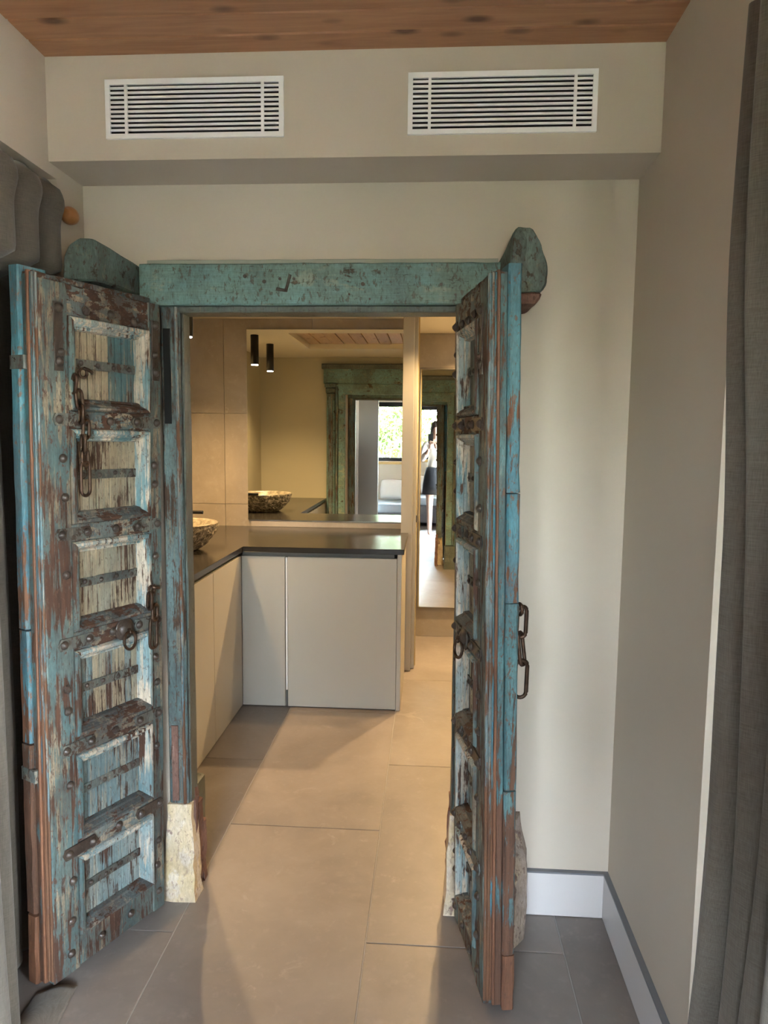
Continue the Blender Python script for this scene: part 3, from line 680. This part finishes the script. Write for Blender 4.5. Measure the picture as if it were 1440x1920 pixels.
# ------------------------------------------------------------------ curtains
def curtain(name, fn, nu, nv, mat, label, group=None):
    bm = bmesh.new(); g = [[bm.verts.new(fn(i / nu, j / nv)) for j in range(nv + 1)] for i in range(nu + 1)]
    for i in range(nu):
        for j in range(nv): bm.faces.new([g[i][j], g[i + 1][j], g[i + 1][j + 1], g[i][j + 1]])
    o = link(name, fin(bm, True), mat); md = o.modifiers.new('thick', 'SOLIDIFY'); md.thickness = .003
    tag(o, label, 'curtain', group); return o
def sm(a, b_, x):
    t = max(0, min(1, (x - a) / (b_ - a))); return t * t * (3 - 2 * t)
ZTOP_L = 2.225
def left_fn(u, v):
    z = .012 + (ZTOP_L - .012) * v
    y = 1.02 + u * 1.0
    lo = (1 - sm(1.940, 1.995, z)) * sm(1.58, 1.74, y)  # tucked into the recess behind the open leaf
    ph = u * PI * 9.0 + .35 * math.sin(u * 9 + v * 2) * (1 - v)
    lobe = abs(math.sin(ph)) ** .65
    am = (.058 + .025 * (1 - v) * (1 + .5 * math.sin(u * 13))) * (1 - .45 * lo)
    x = -1.084 - .11 * lo + am * lobe + .010 * math.sin(5 * v + u * 7) * (1 - v) + .02 * (1 - v) * (1 - u)
    x += .016 * lobe * math.exp(-((z - 2.165) / .035) ** 2) - .03 * lobe * sm(2.195, 2.225, z)
    z += .012 * (lobe - .6) * sm(2.12, 2.225, z)
    return (x, y, z)
cl = curtain('tab_top_curtain', left_fn, 150, 170, 'curtain2', 'gathered dark taupe curtain hanging behind the panelled blue leaf')
def hem_fn(u, v):
    y = 1.02 + .74 * u; a = v * PI
    r = .055 * (.7 + .3 * math.sin(u * 11 + 1)) * (1 - .6 * sm(.75, 1, u))
    x = -1.06 + (.155 + .03 * math.sin(u * 8)) * v * (1 - .45 * sm(.6, 1, u))
    return (x, y + .03 * v * math.sin(u * 14), .006 + r * math.sin(a) * (1 + .3 * math.sin(u * 23 + v * 4)))
bm = bmesh.new(); nu, nv = 50, 14
g = [[bm.verts.new(hem_fn(i / nu, j / nv)) for j in range(nv + 1)] for i in range(nu + 1)]
for i in range(nu):
    for j in range(nv): bm.faces.new([g[i][j], g[i + 1][j], g[i + 1][j + 1], g[i][j + 1]])
hm = link('pooled_hem', fin(bm, True), 'curtain', cl); hm.modifiers.new('thick', 'SOLIDIFY').thickness = .003
rod = empty('curtain_rod', (-1.072, 2.085, 2.172)); tag(rod, 'wooden curtain rod with a round orange finial by the doorway wall', 'curtain rod')
o = link('pole', cyl_me(.010, 0, 1.1, 14), 'finial', rod); o.rotation_euler = (PI / 2, 0, 0)
o = link('finial', lathe_me([(0, -.030), (.012, -.027), (.021, -.018), (.0255, -.004), (.025, .008), (.019, .02), (.013, .026), (.013, .034), (.0, .034)], 20), 'finial', rod, (.012, .012, 0)); o.rotation_euler = (PI / 2, 0, 0)

ZTOP_R = 2.205
def right_fn(u, v):
    z = .012 + (ZTOP_R - .012) * v
    y = .74 + u * (.50 - .055 * sm(.1, .45, v) + .05 * sm(.62, .85, v)) + .014 * math.sin(v * 7 + 1.0) * u + .02 * (1 - v) * u
    ph = u * 2 * PI * 5.2 + .6 * math.sin(u * 7 + v * 1.5)
    am = .030 + .012 * (1 - v)
    x = .505 + am * (math.sin(ph) + .3 * math.sin(1.9 * ph + 3 * v)) + .012 * math.sin(5 * v + u * 9)
    x -= .01 * sm(.9, 1, u)
    return (min(x, XR - .008 if y > RO1 else .60), y, z)
curtain('floor_length_curtain', right_fn, 160, 46, 'curtain', 'dark grey linen curtain gathered over the opening in the plain wall')
rod2 = empty('curtain_rod', (.515, 1.17, 2.18)); tag(rod2, 'slim dark rod carrying the grey linen curtain over the wall opening', 'curtain rod')
o = link('pole', cyl_me(.007, 0, 1.3, 12), 'steel', rod2); o.rotation_euler = (PI / 2, 0, 0)

# ------------------------------------------------------------------ bathroom furniture
CT = .925
YF, XF = 3.906, -1.05
ct = link('countertop', prism_me([(BX0, YB + .001), (XF + .012, YB + .001), (XF + .012, YF - .012), (-.135, YF - .012), (-.135, 4.595), (-.189, 4.595), (-.189, YM - .001), (BX0, YM - .001)], CT - .03, CT, 'z', .002), 'counter')
tag(ct, 'L-shaped dark stone countertop with a thin edge', 'countertop')
c1 = empty('vanity_cabinet', (XF, 3.2, 0)); tag(c1, 'grey vanity cabinet running under the stone basin', 'cabinet')
box('body', 'cabdark', BX0 + .001 - XF, -.020, YB + .002 - 3.2, YF - 3.2 + .0, 0, CT - .032, c1)
for a, b_ in ((YB + .01, 2.92), (2.924, 3.382), (3.386, YF - .002)): box('cabinet_door', 'cab', -.019, 0, a - 3.2, b_ - 3.2, .006, CT - .055, c1, .0012)
c2 = empty('vanity_cabinet', (-.6, YF, 0)); tag(c2, 'grey vanity cabinet under the wall mirror with a wide plain door', 'cabinet')
box('body', 'cabdark', XF + .6 + .001, -.19 + .6, .021, YM - YF - .002, 0, CT - .032, c2)
box('filler_panel', 'cab', XF + .602, -.803 + .6, 0, .019, .006, CT - .055, c2, .0012)
box('cabinet_door', 'cab', -.787 + .6, -.174 + .6, 0, .019, .006, CT - .055, c2, .0012)
box('end_panel', 'cab', -.172 + .6, -.148 + .6, 0, 4.59 - YF, .0, CT - .031, c2, .0012)
box('gap_light_strip', 'white', -.799 + .6, -.791 + .6, .006, .018, .1, CT - .06, c2)  # white strip painted in for light showing through the door gap
# wall mirrors
def wall_mirror(x0, x1, z0, z1, y, label, name):
    r = empty(name, ((x0 + x1) / 2, y, z0)); w = (x1 - x0) / 2
    box('mirror_back', 'mframe', -w, w, -.018, -.0005, 0, z1 - z0, r)
    box('mirror_glass', 'mirror', -w + .002, w - .002, -.0215, -.0182, .002, z1 - z0 - .002, r)
    tag(r, label, 'mirror'); return r
wall_mirror(-1.235, -.187, .970, 2.245, YM, 'wide frameless mirror on the tiled wall above the countertop', 'wall_mirror')
box('mirror_ledge', 'walltile', -1.215, -.187, YM - .014, YM - .0005, CT + .001, .962)
tag(bpy.data.objects['mirror_ledge'], 'low stone upstand between countertop and wide mirror', 'upstand')
wall_mirror(-.083, .60, .236, 2.052, YT, 'tall full-length mirror on the far tiled end wall', 'full_length_mirror')
# end of the mirror wall: sliding panel edge
pn = empty('pocket_door', (-.15, 4.62, 0)); tag(pn, 'narrow grey pocket door edge closing the mirror wall', 'door')
box('door_edge', 'cab', -.033, .040, -.02, .13, .004, ZB - .003, pn, .002)
box('door_stop', 'cab', .0405, .062, .03, .13, .004, ZB - .003, pn, .002)
box('brass_trim', 'brass', .0625, .070, .10, .125, .004, ZB - .003, pn)
box('latch', 'black', .0625, .068, .06, .085, .985, 1.03, pn)
# stone basin
def basin(cx, cy, z0, rx, ry, h):
    root = empty('stone_basin', (cx, cy, z0)); tag(root, 'rough-hewn stone vessel basin on the countertop', 'basin')
    n, k = 72, 16
    bm = bmesh.new(); rings = []
    for j in range(k + 1):
        t = j / k; f = .52 + .48 * math.sin(t * PI / 2) ** .8; z = h * t
        ring = []
        for i in range(n):
            a = 2 * PI * i / n; p = Vector((rx * f * math.cos(a), ry * f * math.sin(a), z))
            amp = .010 * (1 - .75 * sm(.9, 1, t)) * sm(0, .06, t)
            dd = mnoise.noise(p * 40) * amp + mnoise.noise(p * 85) * amp * .8
            p += Vector((math.cos(a), math.sin(a), 0)) * dd
            ring.append(bm.verts.new(p))
        rings.append(ring)
    for a, b_ in zip(rings, rings[1:]):
        for i in range(n): bm.faces.new([a[i], a[(i + 1) % n], b_[(i + 1) % n], b_[i]])
    bm.faces.new(rings[0][::-1])
    link('outer_shell', fin(bm), 'stone_out', root)
    bm = bmesh.new(); rings = []
    prof = [(1.0, h), (.985, h + .004), (.90, h + .003), (.87, h - .004), (.80, h * .6), (.62, h * .3), (.3, h * .2), (.02, h * .19)]
    for f, z in prof:
        rings.append([bm.verts.new((rx * f * math.cos(2 * PI * i / n) * (1 + .008 * math.sin(5 * 2 * PI * i / n)), ry * f * math.sin(2 * PI * i / n), z)) for i in range(n)])
    for a, b_ in zip(rings, rings[1:]):
        for i in range(n): bm.faces.new([a[i], a[(i + 1) % n], b_[(i + 1) % n], b_[i]])
    bm.faces.new(rings[-1])
    link('polished_bowl', fin(bm, True), 'stone_in', root)
basin(-1.375, 3.74, CT, .235, .235, .145)
tp = empty('wall_tap', (BX0, 4.20, 1.09)); tag(tp, 'black wall-mounted tap above the stone basin', 'tap')
o = link('spout', cyl_me(.010, 0, .372, 14), 'black', tp, (0, -.10, 0)); o.rotation_euler = (0, PI / 2, 0)
o = link('wall_plate', cyl_me(.03, 0, .008, 20), 'black', tp, (0, -.10, 0)); o.rotation_euler = (0, PI / 2, 0)
o = link('handle', cyl_me(.012, 0, .07, 14), 'black', tp, (0, .10, .10)); o.rotation_euler = (0, PI / 2, 0)
# tube lamps
LAMP_COL = (1.0, .65, .30)
def spot(parent, loc, w, size, blend, rad):
    d = bpy.data.lights.new('lamp_light', 'SPOT'); d.energy = w * .43; d.color = LAMP_COL; d.spot_size = math.radians(size); d.spot_blend = blend; d.shadow_soft_size = rad
    o = bpy.data.objects.new('lamp_light', d); COL.objects.link(o); o.parent = parent; o.location = loc; return o
for (x, y, lab) in ((-1.37, 4.006, 'black tube ceiling lamp between the stone basin and wide mirror'), (-1.37, 3.47, 'black tube ceiling lamp hanging on the doorway side of the basin')):
    t = empty('tube_lamp', (x, y, ZB)); tag(t, lab, 'lamp')
    link('tube', tube_me([(0, 0, -.001), (0, 0, -.225)], .031, 24), 'black', t)
    link('bulb_disc', cyl_me(.025, -.230, -.2255, 20), 'lampon', t)
    spot(t, (0, 0, -.235), 55, 140, .8, .025)
for (x, y, w, lab) in ((.42, 5.0, 150, 'recessed ceiling downlight before the tall mirror'), (.25, 4.25, 45, 'recessed ceiling downlight over the passage beside the countertop')):
    t = empty('downlight', (x, y, ZB)); tag(t, lab, 'lamp')
    link('ring', cyl_me(.045, -.004, -.0005, 24), 'white', t); link('bulb_disc', cyl_me(.032, -.0065, -.0042, 20), 'lampon', t)
    spot(t, (0, 0, -.012), w, 140, .5, .03)

# ------------------------------------------------------------------ bedroom side seen in the mirrors
bd = empty('daybed', (-.3, -1.98, 0)); tag(bd, 'grey upholstered daybed with a white sheet coloured as lit by blue daylight under the window', 'bed')
box('base', 'bed', -1.95, 1.95, -.46, .45, .06, .36, bd, .012, 2)
box('mattress', 'sheet', -1.94, 1.94, -.46, .44, .361, .50, bd, .04, 3)
for sx in (-1.8, 1.8):
    for sy in (-.38, .38): box('foot', 'black', sx - .03, sx + .03, sy - .03, sy + .03, .001, .06, bd)
def pillow(x, y, w, lab, rz):
    bm = bmesh.new(); n = 12; g = {}
    for s_ in (0, 1):
        for i in range(n + 1):
            for j in range(n + 1):
                a, b_ = i / n * 2 - 1, j / n * 2 - 1; th = .075 * (max(0, (1 - a ** 4) * (1 - b_ ** 4))) ** .5
                pin = 1 - .06 * (a * a * b_ * b_)
                if s_ and (i in (0, n) or j in (0, n)): g[s_, i, j] = g[0, i, j]; continue
                g[s_, i, j] = bm.verts.new((a * w / 2 * pin, (th if s_ else -th), .17 + b_ * .17 * pin))
        for i in range(n):
            for j in range(n): bm.faces.new([g[s_, i, j], g[s_, i + 1, j], g[s_, i + 1, j + 1], g[s_, i, j + 1]])
    o = link('pillow', fin(bm, True), 'pillow', None, (x, y, .53)); o.rotation_euler = (.35, 0, rz); tag(o, lab, 'pillow', 'pillows on the daybed')
pillow(-.62, -2.08, .40, 'pale pillow leaning on the daybed under the window', .1)
pillow(-.20, -2.09, .42, 'pale pillow leaning on the daybed under the window', -.1)
pillow(.30, -2.08, .40, 'pale pillow leaning on the daybed under the window', .05)

# ------------------------------------------------------------------ person taking the photograph (seen in the tall mirror)
pr = empty('person', (.085, -.36, 0)); tag(pr, 'person in a light shirt and dark skirt holding up a phone', 'person')
def skin_mesh(name, verts, edges, rad, mat, root=0, sub=2):
    me = bpy.data.meshes.new(name); me.from_pydata(verts, edges, [])
    o = link(name, me, mat, pr)
    md = o.modifiers.new('skin', 'SKIN'); md.use_smooth_shade = True
    if not me.skin_vertices: 
        bm = bmesh.new(); bm.from_mesh(me); bm.verts.layers.skin.verify(); bm.to_mesh(me); bm.free()
    for i, r in enumerate(rad):
        sv = me.skin_vertices[0].data[i]; sv.radius = (r, r) if isinstance(r, (int, float)) else r; sv.use_root = (i == root)
    s_ = o.modifiers.new('sub', 'SUBSURF'); s_.levels = sub; s_.render_levels = sub
    return o
Vb = [(0, 0, .95), (0, 0, 1.10), (0, .0, 1.32), (0, 0, 1.46), (0, .015, 1.53), (0, .03, 1.62), (0, .025, 1.74),
      (-.09, 0, .88), (-.085, .02, .50), (-.08, -.01, .09), (-.08, .10, .035),
      (.09, 0, .88), (.085, .02, .50), (.08, -.01, .09), (.08, .10, .035),
      (-.165, 0, 1.42), (-.22, .06, 1.18), (-.11, .26, 1.36), (.165, 0, 1.42), (.22, .06, 1.18), (.02, .26, 1.36)]
Eb = [(0, 1), (1, 2), (2, 3), (3, 4), (4, 5), (5, 6), (0, 7), (7, 8), (8, 9), (9, 10), (0, 11), (11, 12), (12, 13), (13, 14), (3, 15), (15, 16), (16, 17), (3, 18), (18, 19), (19, 20)]
Rb = [(.14, .10), (.115, .085), (.13, .09), (.11, .07), .045, (.065, .085), (.06, .07), .085, .055, .036, .03, .085, .055, .036, .03, .05, .04, .028, .05, .04, .028]
skin_mesh('body', Vb, Eb, Rb, 'skin')
Vs = [(0, 0, 1.04), (0, 0, 1.16), (0, 0, 1.33), (0, 0, 1.45), (-.165, 0, 1.43), (-.225, .06, 1.19), (-.135, .20, 1.31), (.165, 0, 1.43), (.225, .06, 1.19), (.05, .20, 1.31)]
skin_mesh('shirt', Vs, [(0, 1), (1, 2), (2, 3), (3, 4), (4, 5), (5, 6), (3, 7), (7, 8), (8, 9)], [(.155, .115), (.135, .10), (.15, .108), (.12, .08), .062, .056, .045, .062, .056, .045], 'shirt')
def loft(name, secs, mat, n=24):
    bm = bmesh.new(); rings = [[bm.verts.new((cx + rx * math.cos(2 * PI * i / n), cy + ry * math.sin(2 * PI * i / n), z)) for i in range(n)] for cx, cy, z, rx, ry in secs]
    for a, b_ in zip(rings, rings[1:]):
        for i in range(n): bm.faces.new([a[i], a[(i + 1) % n], b_[(i + 1) % n], b_[i]])
    bm.faces.new(rings[0][::-1]); bm.faces.new(rings[-1]); return link(name, fin(bm, True), mat, pr)
loft('skirt', [(0, 0, .66, .205, .15), (0, 0, .80, .20, .15), (0, 0, .95, .18, .14), (0, 0, 1.08, .145, .11)], 'skirtb')
loft('hair', [(0, -.045, 1.46, .06, .04), (0, -.04, 1.52, .085, .06), (0, -.03, 1.62, .092, .08), (0, -.012, 1.70, .09, .095), (0, 0, 1.77, .07, .08), (0, 0, 1.80, .03, .04)], 'hair')
# five-fingered hands under the phone
for sx in (-1, 1):
    base = Vector((-.045 + sx * .045, .27, 1.375)); V = [tuple(base), tuple(base + Vector((0, .02, .045)))]; E = [(0, 1)]; Rr = [.022, .026]
    for k in range(4):
        i0 = len(V); f0 = base + Vector((sx * (-.02 + .013 * k), .025, .07)); V += [tuple(f0), tuple(f0 + Vector((-sx * .012, .03, .03 + .004 * k))), tuple(f0 + Vector((-sx * .03, .035, .035 + .003 * k)))]
        E += [(1, i0), (i0, i0 + 1), (i0 + 1, i0 + 2)]; Rr += [.009, .008, .007]
    i0 = len(V); V += [tuple(base + Vector((-sx * .03, .012, .06))), tuple(base + Vector((-sx * .04, .012, .10)))]; E += [(1, i0), (i0, i0 + 1)]; Rr += [.010, .008]
    skin_mesh('hand', V, E, Rr, 'skin', 0, 1)
ph = box('phone', 'black', -.037, .037, -.052, -.044, 1.455, 1.60, None, .004, 2); tag(ph, 'black phone held up by the person in the light shirt', 'phone')
